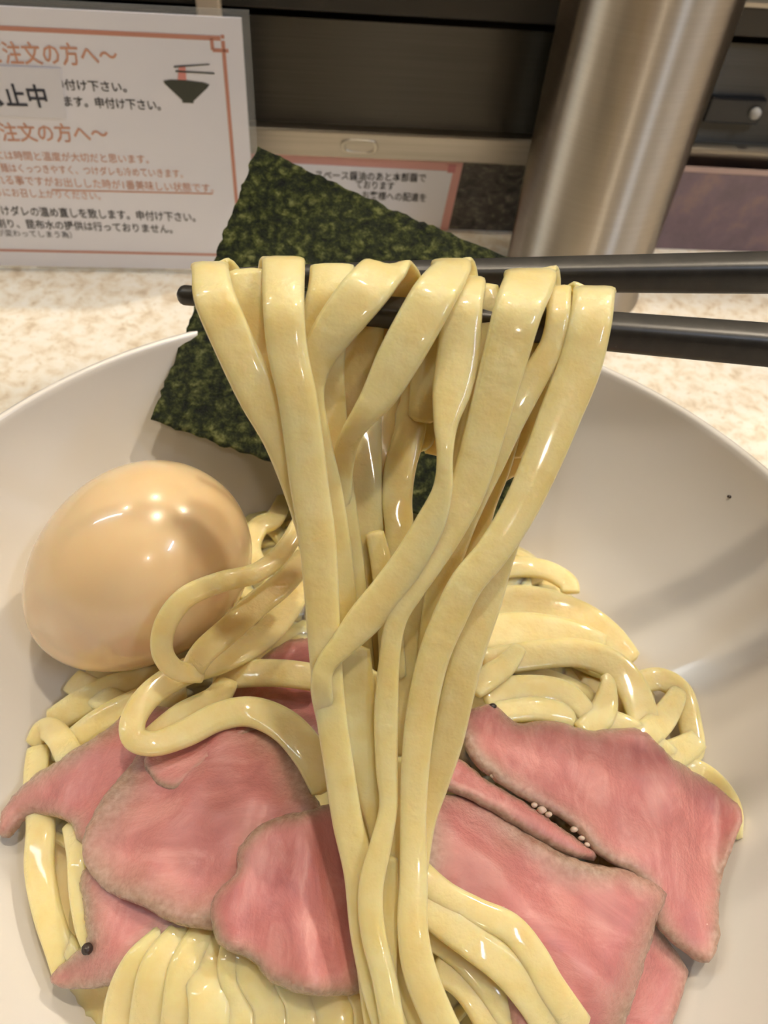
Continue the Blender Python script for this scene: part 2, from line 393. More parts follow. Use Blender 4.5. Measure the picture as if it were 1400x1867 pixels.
# small notice against the stone step
LN = -NB
def sg2(x, y): return onplane(x, y, O - NB * .0012, NB)
sn = empty('small_notice', sg2(690, 400)); tag(sn, 'small white printed card with pink border leaning on the stone step', 'sign')
def poly2(name, pts, mt, par, pl, thick, lift=0):
    base = [pl(*p) + LN * lift for p in pts]; n = len(base)
    V = base + [p - LN * thick for p in base]
    Fc = [tuple(range(n)), tuple(reversed(range(n, 2 * n)))] + [((i + 1) % n, i, i + n, (i + 1) % n + n) for i in range(n)]
    return part(name, V, Fc, mt, par, False)
poly2('card', [(420, 276), (845, 296), (815, 428), (400, 408)], M_pink, sn, sg2, .0008)
poly2('print_field', [(436, 293), (826, 312), (800, 428), (416, 408)], M_paper, sn, sg2, .0003, .0003)
poly2('corner_ornament', [(818, 300), (832, 301), (829, 315), (815, 314)], plain('deep_pink_print', (.66, .26, .26), .5), sn, sg2, .0002, .0004)
for txt, a_ in (('スベース醤油のあと本部醤で', (575, 324, 776, 330)), ('ております', (648, 341, 718, 345)), ('お客様への配達を', (660, 361, 776, 366))):
    tline(txt, *a_, 16, M_ink, .0006, sn, .01, sg2, LN)
# purple sheet at the right of the pole
sg3 = lambda x, y: onplane(x, y, O - NB * .012, NB)
pu = empty('purple_sheet', sg3(1300, 455)); tag(pu, 'glossy purple printed sheet leaning on the stone step beside the pole', 'sign')
poly2('printed_sheet', [(1150, 300), (1640, 326), (1640, 482), (1130, 454)], M_purple, pu, sg3, .0008)
poly2('pink_edge', [(1150, 297), (1640, 323), (1640, 333), (1150, 307)], plain('pale_pink_edge', (.55, .40, .36), .4), pu, sg3, .0003, .0004)

# ------------------------------------------------------------------ bowl
PI_ = [(0, .0120), (.015, .0121), (.03, .0130), (.04, .0147), (.05, .0175), (.06, .0214), (.07, .0265), (.08, .0330), (.09, .0412), (.098, .0492), (.105, .0580), (.110, .0665), (.1128, .0735)]
RX = [p[0] for p in PI_]; RZ = [p[1] for p in PI_]
def wall(x, y): return interp(math.hypot(x, y), RX, RZ)
prof = [(0.0004, .0120)] + PI_[1:] + [(.1132, .0750), (.1141, .0757), (.1150, .0755), (.1154, .0746), (.1150, .0725), (.1140, .068), (.1095, .058), (.1025, .0475), (.094, .0375), (.083, .028), (.071, .020), (.058, .0140), (.046, .0105), (.0455, .004), (.0445, .0), (.0415, .0), (.040, .004), (.039, .0085), (.0004, .0085)]
V, Fc = [], []; n = 128
for r, z in prof:
    for k in range(n):
        a = 2 * math.pi * k / n; V.append((r * math.cos(a), r * math.sin(a), z))
for i in range(len(prof) - 1):
    for k in range(n):
        Fc.append((i * n + k, i * n + (k + 1) % n, (i + 1) * n + (k + 1) % n, (i + 1) * n + k))
bowl = mesh_obj('serving_bowl', V, Fc, M_bowl); tag(bowl, 'large white porcelain bowl of noodles on the cream counter', 'bowl')

# ------------------------------------------------------------------ mound surface
def H(x, y):
    h = .0355 + .0175 * math.exp(-(x / .058) ** 2 - ((y + .038) / .050) ** 2)
    r = math.hypot(x, y); e = sstep(.066, .092, r)
    wz = wall(x, y) if r < .1128 else .08
    return h * (1 - e) + e * min(h, wz - .002)
def onmound(x, y, off=0.0):
    r = ray(x, y); t = .06; prev = None
    while t < .36:
        p = CAM + r * t
        g = p.z - max(H(p.x, p.y), wall(p.x, p.y)) - off
        if g < 0:
            a, b_ = t - .002, t
            for _ in range(14):
                c = (a + b_) / 2; q = CAM + r * c
                if q.z - max(H(q.x, q.y), wall(q.x, q.y)) - off < 0: b_ = c
                else: a = c
            return CAM + r * b_, b_
        t += .002
    return CAM + r * .2, .2
def mnorm(x, y):
    e = .003
    g = lambda a, b: max(H(a, b), wall(a, b))
    return Vector((g(x - e, y) - g(x + e, y), g(x, y - e) - g(x, y + e), 2 * e)).normalized()

# heap of noodles under everything: nobody could count these
V, Fc = [], []; N = 90; S = .092
idx = {}
for j in range(N):
    for i in range(N):
        x = -S + 2 * S * i / (N - 1); y = -S + 2 * S * j / (N - 1)
        if math.hypot(x, y) > .0905: continue
        z = H(x, y) - .004 + .0012 * noise.noise(Vector((x * 160, y * 160, 1)))
        z = max(z, wall(x, y) - .0012)
        idx[i, j] = len(V); V.append(Vector((x, y, z)))
for j in range(N - 1):
    for i in range(N - 1):
        q = [(i, j), (i + 1, j), (i + 1, j + 1), (i, j + 1)]
        if all(k in idx for k in q): Fc.append(tuple(idx[k] for k in q))
rnd = random.Random(11)
for s in range(170):
    a = rnd.uniform(0, 6.283); rr = .070 * math.sqrt(rnd.random()); x, y = rr * math.cos(a), rr * math.sin(a)
    th = rnd.uniform(0, 6.283); k = rnd.uniform(-70, 70); path, nr = [], []
    lift = rnd.uniform(-.0035, .0005)
    for st_ in range(16):
        if math.hypot(x, y) > .0765: break
        if math.hypot(x, y) > .068: th += .45
        path.append(Vector((x, y, H(x, y) + lift - .001 + .0012 * math.sin(st_ * .7 + s)))); 
        q = mnorm(x, y); q = q + Vector((math.cos(th + 1.57), math.sin(th + 1.57), 0)) * .5 * math.sin(st_ * .3 + s); nr.append(q)
        x += .0032 * math.cos(th); y += .0032 * math.sin(th); th += k * .0032; k += rnd.uniform(-25, 25)
    if len(path) < 5: continue
    v, f = ribbon_vf(path, nr, [.0060] * 16, [.0022] * 16, None, 8)
    o_ = len(V); V += v; Fc += [tuple(i + o_ for i in q) for q in f]
heap = mesh_obj('noodle_heap', V, Fc, M_noodle_pile); tag(heap, 'tangled heap of yellow flat noodles filling the bowl beneath the beef', 'noodles', kind='stuff')

# ------------------------------------------------------------------ single noodles
HR = catmull([(470., .1275), (575., .1276), (750., .1292), (900., .1306), (1050., .1318), (1200., .1328), (1330., .1335), (1450., .1336), (1550., .1326), (1640., .1306), (1720., .1282), (1800., .1256), (1880., .1232), (1960., .1214)], 5)
HRX, HRY = [p[0] for p in HR], [p[1] for p in HR]
def hang_ref(y): return interp(y, HRX, HRY)
def hdep(x, y, dd):
    return hang_ref(y) + dd * .001
def add_noodle(path, nr, wd, tk, tw, mt, label, group, bd=None):
    org = path[0].copy()
    v, f = ribbon_vf([p - org for p in path], nr, wd, tk, tw, 14, bd)
    o = mesh_obj('noodle', v, f, mt); o.location = org; return tag(o, label, 'noodle', group)
HL = 'flat pale noodle hanging from the black chopsticks'; HG = 'noodles lifted by the chopsticks'
def hang(pts, thick=.0018, mt=None, label=HL, group=HG, tw=0.0):
    """pts: (x, y, width_px, depth offset in mm)"""
    P = catmull([tuple(float(c) for c in p) for p in pts], 7)
    path = [dep(x, y, hdep(x, y, dd)) for x, y, w_, dd in P]
    wd = [max(w_, 8) * hdep(x, y, dd) / F for x, y, w_, dd in P]
    nr = [(CAM - p).normalized() for p in path]
    # the loop over the chopstick: use a normal turned about the fold
    n = len(path); tws = []
    for i in range(n):
        tws.append(tw * math.sin(i * .35))
    bd = []
    for i in range(n):
        a, b_ = P[max(i - 2, 0)], P[min(i + 2, n - 1)]; tx, ty = b_[0] - a[0], b_[1] - a[1]
        k = abs(b_[3] - a[3]) * 14 / (math.hypot(tx, ty) + abs(b_[3] - a[3]) * 14 + 1e-6)    # how much the strand runs along the view here
        l = math.hypot(tx, ty) + 1e-6; q = AX * (ty / l) + AY * (tx / l)
        if q.dot(AX) < 0: q = -q
        bd.append(q * (1 - k) + AX * k * 1.2)
    for _ in range(3): bd = [(bd[max(i - 1, 0)] + bd[i] + bd[min(i + 1, n - 1)]) / 3 for i in range(n)]
    if P[-1][1] > 1850:
        e = path[-1]; g = max(H(e.x, e.y - .008), wall(e.x, e.y - .008) + .005)
        for k in range(1, 9):
            t = k / 8; path.append(Vector((e.x + .004 * t * t, e.y - .008 * t, e.z + (g - .003 - e.z) * (t ** 1.3)))); nr.append(nr[-1]); wd.append(wd[n - 1]); tws.append(0); bd.append(bd[-1])
        n = len(path)
    return add_noodle(path, nr, wd, [thick] * n, tws, mt or M_noodle, label, group, bd)
def loop(x, y, w, bx=None, by=None, fold=9.5):
    """back leg and crest of a noodle folded over the lower chopstick, ending at the crest front"""
    bx = x if bx is None else bx; by = by or y + 120
    return [(bx + (690 - bx) * .35, by + 190, w * .8, fold - 1), (bx + (690 - bx) * .08, by, w * .9, fold), ((bx + x) / 2, y + 30, w, fold - .8), (x, y + 6, w, fold * .62), (x, y + 3, w, fold * .3), (x, y + 14, w, -1.5 + fold * .06)]
# front strands, left to right
hang(loop(384, 484, 68, 440, 640) + [(392, 545, 76, -4.5), (428, 630, 76, -5), (470, 720, 74, -4.6), (512, 800, 66, -3.8), (548, 900, 58, -2.5), (575, 1000, 55, -1.5), (590, 1120, 50, -1), (610, 1250, 50, -.5), (640, 1400, 50, 0)], label='hanging noodle folded over the chopsticks right at their rounded tips')
hang(loop(517, 474, 78, 500, 620) + [(517, 560, 76, -5.5), (524, 640, 74, -6), (541, 720, 72, -6), (553, 800, 72, -5.5), (563, 880, 71, -5), (578, 980, 68, -4.5), (586, 1080, 64, -4), (592, 1180, 60, -3.5), (602, 1290, 56, -3), (618, 1400, 55, -3), (634, 1500, 56, -2.5), (655, 1590, 58, -2), (668, 1700, 60, -1), (690, 1800, 62, 0), (722, 1905, 62, 0)], label='long straight hanging noodle running down the egg side of the lifted bunch')
hang([(735, 640, 60, 9), (738, 570, 62, 8.5), (738, 522, 66, 6), (722, 497, 74, 2.5), (700, 492, 84, -1.5), (672, 522, 88, -4.5), (636, 566, 84, -5), (602, 612, 74, -4.5), (576, 662, 58, -3.6), (566, 720, 50, -2.8), (578, 800, 50, -1.6), (600, 900, 50, -.6), (618, 1020, 50, .6), (632, 1160, 50, 1)], label='hanging noodle slanting away from its twisted crest above the dark chopstick gap')
hang(loop(822, 478, 72, 850, 620) + [(796, 530, 82, -5.5), (762, 590, 84, -6.5), (726, 655, 80, -6.5), (694, 715, 66, -6), (664, 757, 48, -5.4), (642, 790, 40, -3.6), (628, 830, 40, -.5), (622, 900, 40, 2), (630, 1000, 40, 2.5)], label='hanging noodle with a tapering twisted end across the middle of the bunch')
hang(loop(848, 510, 74, 845, 640) + [(843, 560, 74, -3.5), (836, 640, 78, -4.2), (824, 710, 72, -5.2), (813, 770, 46, -6.2), (811, 830, 30, -6.8), (807, 890, 36, -6.4), (786, 950, 54, -6), (748, 1020, 62, -5.6), (706, 1080, 66, -5.2), (664, 1130, 64, -4.8), (625, 1175, 48, -4.6), (594, 1212, 38, -4.6), (586, 1256, 40, -4.2), (602, 1330, 42, -1.2), (628, 1430, 44, 1.2), (648, 1530, 44, 2)], label='hanging noodle pinched narrow midway that crosses over to the egg side')
hang(loop(966, 496, 94, 985, 660) + [(946, 560, 90, -5.5), (924, 640, 84, -5.8), (902, 720, 78, -5.6), (880, 800, 74, -5.4), (856, 880, 70, -5.2), (822, 950, 68, -5.2), (782, 1020, 60, -5.2), (748, 1078, 48, -5.2), (722, 1130, 40, -5), (710, 1200, 38, -4.6), (704, 1300, 44, -4.2), (705, 1400, 40, -4.2), (708, 1470, 34, -4.4), (694, 1540, 40, -4.6), (676, 1620, 46, -4), (680, 1700, 46, -3), (702, 1790, 46, -2), (720, 1900, 46, -1)], label='broadest hanging noodle, bending from slanted to upright above the beef')
hang(loop(1082, 528, 76, 1025, 680) + [(1076, 590, 78, -3), (1056, 670, 80, -3.6), (1024, 750, 78, -4), (988, 840, 72, -4.5), (946, 930, 66, -5), (898, 1006, 62, -5.6), (852, 1062, 62, -5.8), (820, 1125, 62, -5.6), (790, 1200, 58, -5.4), (768, 1300, 56, -5), (757, 1400, 52, -5), (753, 1500, 48, -5), (754, 1600, 52, -5), (752, 1690, 56, -4.6), (765, 1770, 62, -3.5), (796, 1850, 62, -2), (830, 1920, 62, -1)], label='long hanging noodle folded over the chopsticks where they leave the bunch')
# grey strand passing behind at the right
hang([(1092, 570, 50, 2), (1050, 700, 54, 1.6), (1006, 800, 54, 1.5), (968, 890, 50, 1.4), (937, 960, 42, 1.2), (914, 1030, 40, 1), (886, 1100, 56, .5), (856, 1180, 62, 0), (836, 1260, 60, 0), (816, 1350, 58, .6), (794, 1430, 48, 1.4), (772, 1500, 44, 2), (760, 1590, 40, 2)], label='thin greyish noodle hanging loosely behind the bunch beside the right beef')
# second strand folded beside the wide right loop
hang([(1020, 600, 40, 6), (1022, 555, 44, 4.5), (1016, 530, 50, 1), (1018, 570, 44, -2), (1006, 630, 46, -2.6), (972, 690, 52, -3), (930, 760, 60, -3.2), (892, 840, 60, -2.8), (858, 910, 58, -2), (830, 980, 56, -1), (806, 1060, 54, 0), (790, 1160, 52, .5), (780, 1280, 50, 1)], label='narrow noodle folded closely beside the broadest hanging noodle')
# strands filling the middle, behind
back = [
    [(796, 508, 60, 7), (792, 600, 62, 6), (784, 680, 54, 5.6), (770, 770, 40, 5)],
    [(985, 560, 60, 7.5), (975, 650, 60, 6.5), (950, 740, 60, 6), (915, 830, 52, 5.6)],
    [(446, 492, 60, 4), (452, 560, 62, 2.4), (476, 640, 62, 2), (512, 730, 62, 1.6), (548, 830, 60, 1.4), (575, 930, 58, 1.4), (600, 1060, 56, 1.6), (618, 1200, 54, 1.8), (632, 1350, 52, 1.6)],
    [(606, 484, 62, 4.5), (602, 530, 64, 1), (592, 590, 64, 1), (586, 680, 64, 1.6), (592, 780, 64, 2), (606, 900, 62, 2.2), (624, 1020, 60, 2.4), (640, 1160, 58, 2.4), (652, 1300, 56, 2), (664, 1430, 54, 1.6)],
    [(655, 545, 70, 7), (652, 640, 72, 6), (650, 760, 70, 5.4), (652, 880, 68, 5), (658, 1000, 66, 4.6), (668, 1120, 64, 4.4), (676, 1260, 62, 4), (688, 1420, 58, 3.4)],
    [(690, 560, 62, 8.6), (690, 680, 62, 7.6), (692, 790, 60, 7), (690, 900, 58, 6.6), (694, 1020, 56, 6.2), (704, 1140, 56, 6), (716, 1280, 54, 5.4), (722, 1430, 54, 4.6)],
    [(738, 640, 50, 9), (744, 720, 46, 8), (748, 780, 44, 6.6), (730, 850, 44, 5), (724, 910, 42, 4.5), (728, 970, 40, 4), (722, 1030, 38, 3.4), (712, 1110, 38, 2.8)],
    [(776, 640, 46, 9.4), (774, 720, 46, 8.6), (768, 790, 42, 8), (756, 800, 40, 7.4)],
    [(872, 520, 54, 6), (884, 600, 58, 4), (884, 700, 60, 3), (868, 800, 60, 2.4), (842, 890, 58, 2), (806, 980, 56, 1.6), (776, 1060, 54, 1.6), (752, 1140, 54, 2), (742, 1250, 54, 2), (738, 1380, 52, 1)],
    [(920, 740, 60, 5), (896, 840, 58, 4.6), (872, 920, 50, 4.2), (850, 1000, 52, 4), (826, 1080, 56, 3.6), (800, 1160, 60, 3.2), (780, 1260, 60, 2.8), (768, 1370, 56, 2.4)],
    [(800, 1020, 60, 5.6), (786, 1100, 60, 5), (766, 1200, 60, 4.2), (752, 1300, 58, 3.4), (744, 1420, 56, 2.6)],
    [(682, 968, 26, 2.6), (694, 1020, 30, 2), (704, 1080, 34, 1.6), (712, 1150, 36, 1.6), (716, 1240, 38, 1.2)],
    [(640, 1180, 52, -1), (650, 1260, 50, -1.4), (654, 1340, 46, -1.8), (664, 1420, 40, -1.6), (690, 1500, 34, -1), (704, 1580, 34, 0)],
    [(662, 1220, 44, .6), (668, 1320, 48, .4), (674, 1420, 48, .2), (680, 1520, 50, .2), (688, 1620, 52, .4), (702, 1720, 52, 1), (720, 1830, 54, 1.6), (736, 1920, 54, 2)],
    [(640, 1400, 42, 1), (652, 1500, 44, .8), (664, 1600, 46, .8), (676, 1700, 50, 1.4), (690, 1800, 54, 2), (706, 1910, 54, 2)],
    [(726, 1380, 42, 0), (734, 1480, 46, -.4), (736, 1580, 48, -.6), (732, 1680, 48, -.4), (742, 1760, 46, 0), (762, 1840, 46, .6), (786, 1920, 46, 1)],
    [(700, 1560, 38, -1.4), (706, 1640, 34, -1.6), (706, 1720, 28, -1.8), (708, 1800, 26, -1.4), (722, 1900, 28, -.6)],
]
for b_ in back: hang([(x, y, w_ * 1.32, dd) for x, y, w_, dd in b_], tw=.1, label='flat pale noodle hanging within the lifted bunch behind the front strands')

# noodles lying on the heap and on the beef: (x, y, width_px, height mm above the heap)
def lay(pts, label, group=None, thick=.0021, edge=0.0, mt=None):
    P = catmull([tuple(float(c) for c in p) for p in pts], 7); path, wd, nr, tw = [], [], [], []
    for x, y, w_, h in P:
        p, t = onmound(x, y, h * .001); path.append(p); wd.append(w_ * 1.15 * t / F)
        nr.append((mnorm(p.x, p.y) * .5 + (CAM - p).normalized() * .5).normalized()); tw.append(edge)
    return add_noodle(path, nr, wd, [thick] * len(path), tw, mt or M_noodle_pile, label, group)
RG = 'noodles heaped behind the right beef'
RL = 'yellow flat noodle heaped between the white bowl wall and the right beef slices'
lay([(880, 1050, 40, 2), (930, 1034, 36, 3), (990, 1038, 34, 4), (1032, 1060, 34, 4), (1040, 1082, 30, 3)], 'short yellow noodle end curling up against the white bowl wall', None)
lay([(905, 960, 26, 4), (898, 1030, 34, 3), (893, 1100, 36, 2), (900, 1160, 40, 2)], RL, RG)
lay([(880, 1110, 60, 3), (960, 1100, 62, 4), (1050, 1125, 60, 4.5), (1110, 1160, 50, 4), (1150, 1210, 46, 2)], RL, RG)
lay([(870, 1160, 60, 4), (950, 1150, 64, 5), (1040, 1160, 56, 5), (1100, 1185, 50, 4)], RL, RG)
lay([(880, 1210, 46, 4), (960, 1196, 48, 5), (1050, 1190, 48, 6), (1120, 1215, 50, 6), (1160, 1270, 52, 5), (1178, 1340, 50, 3), (1180, 1400, 50, 1)], 'wide yellow noodle arching over the heap toward the white bowl wall', None)
lay([(1150, 1250, 36, 2), (1200, 1238, 38, 4), (1240, 1262, 38, 5), (1258, 1320, 36, 4), (1262, 1370, 36, 3), (1230, 1390, 36, 2)], 'yellow noodle bent into a rounded loop at the right bowl wall', None)
lay([(1150, 1360, 44, 4), (1200, 1320, 44, 5), (1228, 1280, 34, 5.5), (1238, 1255, 24, 5)], RL, RG)
lay([(880, 1270, 46, 4), (950, 1256, 46, 5), (1020, 1262, 44, 5), (1062, 1292, 36, 4.5), (1080, 1330, 30, 3)], RL, RG)
lay([(1060, 1340, 40, 3), (1098, 1300, 44, 5), (1108, 1250, 26, 6), (1100, 1232, 14, 6)], RL, RG)
lay([(1040, 1320, 40, 2), (1110, 1318, 44, 4), (1170, 1345, 44, 4), (1230, 1390, 44, 3), (1290, 1420, 40, 3), (1330, 1470, 36, 3), (1335, 1530, 30, 1)], RL, RG)
lay([(1180, 1390, 50, 2), (1240, 1370, 46, 4), (1275, 1345, 34, 4)], RL, RG)
lay([(860, 1260, 34, 6), (890, 1235, 40, 7), (922, 1212, 36, 7), (948, 1180, 22, 6)], RL, RG)
lay([(900, 1300, 40, 3), (980, 1292, 40, 4), (1050, 1310, 38, 3)], RL, RG)
# left side
LG = 'noodles under and beside the egg'; LL = 'pale yellow noodle lying under the soy egg beside the left beef slices'
lay([(90, 1320, 44, 1), (160, 1276, 50, 2), (240, 1246, 50, 3), (330, 1236, 46, 4)], LL, LG)
lay([(100, 1380, 40, 1), (180, 1320, 50, 3), (260, 1280, 50, 4), (340, 1260, 50, 4)], LL, LG)
lay([(130, 1240, 40, 0), (170, 1262, 44, 2), (240, 1300, 46, 3), (300, 1330, 46, 3)], LL, LG)
lay([(60, 1360, 26, 1), (80, 1330, 36, 3), (104, 1340, 40, 4), (130, 1385, 44, 4), (150, 1430, 44, 3)], LL, LG)
lay([(70, 1360, 34, 1), (66, 1420, 40, 2), (74, 1500, 46, 3), (72, 1580, 48, 3.5), (86, 1660, 46, 3.5), (108, 1730, 44, 3), (124, 1790, 40, 2)], 'long yellow noodle running along the left bowl wall past the peppercorn slice', None)
lay([(130, 1500, 30, 2), (142, 1560, 34, 4), (146, 1630, 34, 4), (160, 1700, 34, 4), (190, 1760, 34, 3)], LL, LG)
lay([(105, 1700, 26, 1), (130, 1730, 28, 2), (150, 1770, 28, 2)], LL, LG)
lay([(520, 905, 24, 3), (500, 945, 32, 5), (470, 962, 34, 5), (455, 1000, 36, 4), (470, 1040, 36, 4)], 'yellow noodle curl between the soy egg and the hanging noodles', None)
lay([(530, 1100, 44, 4), (536, 1040, 40, 6), (520, 985, 30, 8)], LL + ' tip'.replace(' tip', ''), LG)
LP = 'looped pale noodle folded in front of the soy egg'
def place(pts, label):      # (x, y, width_px, distance in mm)
    P = catmull([tuple(float(c) for c in p) for p in pts], 7); path = [dep(x, y, d * .001) for x, y, w_, d in P]
    return add_noodle(path, [((CAM - p).normalized() + ZV * .5).normalized() for p in path], [w_ * d * .001 / F * 1.1 for x, y, w_, d in P], [.0021] * len(P), [0] * len(P), M_noodle_pile, label, None)
place([(556, 930, 24, 178), (520, 1000, 32, 171), (468, 1044, 34, 165), (400, 1062, 36, 160), (338, 1090, 38, 158), (302, 1138, 38, 158), (296, 1188, 36, 159), (322, 1222, 34, 161), (370, 1228, 32, 166)], LP)
place([(560, 1010, 36, 180), (520, 1060, 42, 173), (470, 1100, 46, 168), (420, 1146, 46, 164), (372, 1188, 44, 163), (350, 1222, 40, 166)], 'short pale noodle lying inside the looped noodle in front of the egg')
lay([(560, 1040, 36, 9), (530, 1100, 42, 11), (480, 1160, 46, 13), (410, 1200, 46, 15), (336, 1226, 46, 16), (276, 1264, 44, 17), (244, 1310, 42, 17), (246, 1346, 40, 16), (284, 1356, 40, 14), (340, 1336, 46, 13), (400, 1306, 48, 13), (460, 1298, 50, 13), (520, 1324, 54, 13), (566, 1376, 56, 12), (600, 1440, 56, 10)], 'long pale noodle folded back over the left beef slices')
lay([(270, 1346, 30, 12), (330, 1306, 44, 12), (390, 1276, 44, 12), (416, 1240, 36, 11)], 'inner strand of noodle inside the fold over the left beef')
lay([(390, 1236, 44, 9), (450, 1228, 46, 11), (520, 1228, 46, 12), (590, 1238, 46, 11)], 'straight pale noodle crossing the beef beside the hanging noodles')
# bunch at the bottom, in front of the beef
BG = 'parallel noodles in front of the beef'; BL = 'glossy yellow noodle in the parallel bunch below the left beef'
rb = random.Random(5)
for x0, x1_, wv in ((250, 214, 46), (290, 268, 56), (338, 322, 50), (378, 376, 60), (430, 436, 52), (470, 492, 60), (528, 548, 54), (572, 600, 62), (636, 668, 50)):
    k = rb.uniform(-.7, .7); e = rb.uniform(-6, 6); xt = 440 + (x0 - 440) * .75
    lay([(xt + 20, 1640, wv - 14, 1 + k), (xt + 6, 1700, wv - 4, 4 + k), (x0 - 4 + e, 1760, wv + 4, 6 + k), (x1_ + 6, 1830, wv + 6, 6.4 - k), (x1_ + 2 - e, 1930, wv + 8, 5 - k)], BL, BG)
# noodles draped over the front of the large right slice
DG = 'noodles running down beside the right beef'
DL = 'yellow noodle running from the hanging bunch down beside the front right beef slice'
lay([(760, 1590, 46, 11), (810, 1632, 44, 11.5), (870, 1664, 44, 12), (930, 1692, 46, 12.5), (970, 1740, 48, 12), (1004, 1800, 50, 11), (1060, 1880, 50, 9)], 'pale noodle draped along the front right beef slice')
lay([(750, 1620, 52, 10), (800, 1670, 54, 11), (860, 1716, 54, 11.5), (920, 1762, 56, 11), (970, 1820, 56, 10), (1020, 1900, 56, 8)], DL, DG)
lay([(770, 1690, 50, 6), (830, 1728, 50, 7), (880, 1780, 52, 7), (920, 1840, 54, 6.5), (960, 1910, 54, 5)], DL, DG)
lay([(790, 1760, 44, 5), (840, 1790, 46, 6), (880, 1840, 50, 6), (910, 1910, 50, 5)], DL, DG)

# ------------------------------------------------------------------ roast beef slices
def slice_(outline, offL, offR, label, amp=.0012, seed=0, thick=.0032, brown=.006, group=None, fold=None):
    """outline in picture order; offL/offR height in mm above the heap at the slice's left/right end"""
    n = len(outline); P = []
    cl = [tuple(map(float, p)) for p in outline]
    for i in range(n):
        p0, p1, p2, p3 = cl[i - 1], cl[i], cl[(i + 1) % n], cl[(i + 2) % n]
        L = math.hypot(p2[0] - p1[0], p2[1] - p1[1]); k = max(2, int(L / 11))
        for j in range(k):
            t = j / k
            P.append([0.5 * (2 * b + (c - a) * t + (2 * a - 5 * b + 4 * c - d) * t * t + (3 * b - a - 3 * c + d) * t ** 3) for a, b, c, d in zip(p0, p1, p2, p3)])
    for q in P:
        q[0] += 3.5 * noise.noise(Vector((q[0] * .05, q[1] * .05, seed))); q[1] += 3.5 * noise.noise(Vector((q[0] * .05, q[1] * .05, seed + 9)))
    xs = [p[0] for p in P]; ys = [p[1] for p in P]; x0, x1, y0, y1 = min(xs), max(xs), min(ys), max(ys)
    def inside(x, y):
        c = False; j = len(P) - 1
        for i in range(len(P)):
            if (P[i][1] > y) != (P[j][1] > y) and x < (P[j][0] - P[i][0]) * (y - P[i][1]) / (P[j][1] - P[i][1]) + P[i][0]: c = not c
            j = i
        return c
    def edist(x, y):
        d = 1e9
        for i in range(len(P)):
            a, b = P[i - 1], P[i]; ex, ey = b[0] - a[0], b[1] - a[1]; l2 = ex * ex + ey * ey + 1e-9
            t = max(0, min(1, ((x - a[0]) * ex + (y - a[1]) * ey) / l2)); d = min(d, math.hypot(x - a[0] - t * ex, y - a[1] - t * ey))
        return d
    pts = [Vector(p) for p in P]; nb = len(pts); dist = [0.0] * nb
    for stp, lo, hi in ((5, 3.0, 5.8), (8, 10, 16)):      # rings just inside the rim
        pass
    y = y0
    row = 0
    while y < y1:
        x = x0 + (5 if row % 2 else 0)
        while x < x1:
            if inside(x, y):
                d = edist(x, y)
                if d > 6: pts.append(Vector((x, y))); dist.append(d)
            x += 10
        y += 9; row += 1
    # extra ring close to the rim for a round edge
    c = len(P)
    for i in range(c):
        a, b = P[i - 1], P[(i + 1) % c]; ex, ey = b[0] - a[0], b[1] - a[1]; l = math.hypot(ex, ey) + 1e-9
        for s in (1, -1):
            q = (P[i][0] - s * ey / l * 3, P[i][1] + s * ex / l * 3)
            if inside(*q) and edist(*q) > 2.2: pts.append(Vector(q)); dist.append(3.0); break
    res = delaunay_2d_cdt(pts, [(i, (i + 1) % nb) for i in range(nb)], [], 1, 1e-4, True)
    vv, ff = res[0], res[2]; orig = res[3]
    cq = [onmound(q[0], q[1], 5e-3)[0] for q in P[::6]]; NAV = (sum((mnorm(q.x, q.y) for q in cq), Vector((0, 0, 0))) / len(cq) + Vector((0, -.15, .5))).normalized()
    top, bot, rim, isr = [], [], [], []
    for i, q in enumerate(vv):
        d = 0.0 if (orig[i] and min(orig[i]) < nb) else edist(q.x, q.y)
        t = (q.x - x0) / (x1 - x0); off = offL + (offR - offL) * t + (fold(q.x, q.y) if fold else 0)
        p, dd = onmound(q.x, q.y, off * .001)
        nz = noise.noise(Vector((p.x * 70, p.y * 70, seed * 3.1))) + .45 * noise.noise(Vector((p.x * 180, p.y * 180, seed * 1.7)))
        dm = d * dd / F
        nn = NAV
        e = max(0.0, 1 - dm / .0016); hgt = thick * .5 * math.sqrt(max(0, 1 - e * e))
        base = p + nn * (nz * amp * min(1, dm / .003 + .35))
        top.append(base + nn * hgt); bot.append(base - nn * hgt); isr.append(d < .01)
        rim.append(max(0, 1 - dm / brown))
    org = top[0].copy(); n0 = len(top)
    V = [p - org for p in top]; R = list(rim); mapb = {}
    for i in range(n0):
        if isr[i]: mapb[i] = i
        else: mapb[i] = len(V); V.append(bot[i] - org); R.append(rim[i])
    Fc = []
    for t in ff:
        a = vv[t[0]]; b = vv[t[1]]; c_ = vv[t[2]]
        if not inside((a.x + b.x + c_.x) / 3, (a.y + b.y + c_.y) / 3): continue
        s = (b.x - a.x) * (c_.y - a.y) - (b.y - a.y) * (c_.x - a.x)
        tt = tuple(t) if s < 0 else tuple(reversed(t))
        Fc.append(tt); Fc.append(tuple(mapb[i] for i in reversed(tt)))
    o = mesh_obj('beef_slice', V, Fc, M_beef); o.location = org
    at = o.data.attributes.new('rim', 'FLOAT', 'POINT'); at.data.foreach_set('value', R)
    return tag(o, label, 'beef slice', group or 'roast beef slices on the noodles')
slice_([(470, 1205), (528, 1170), (600, 1170), (650, 1240), (640, 1330), (580, 1360), (510, 1330), (430, 1310), (412, 1255)], 4, 4, 'pink beef slice partly hidden behind the folded noodle and hanging noodles', seed=1)
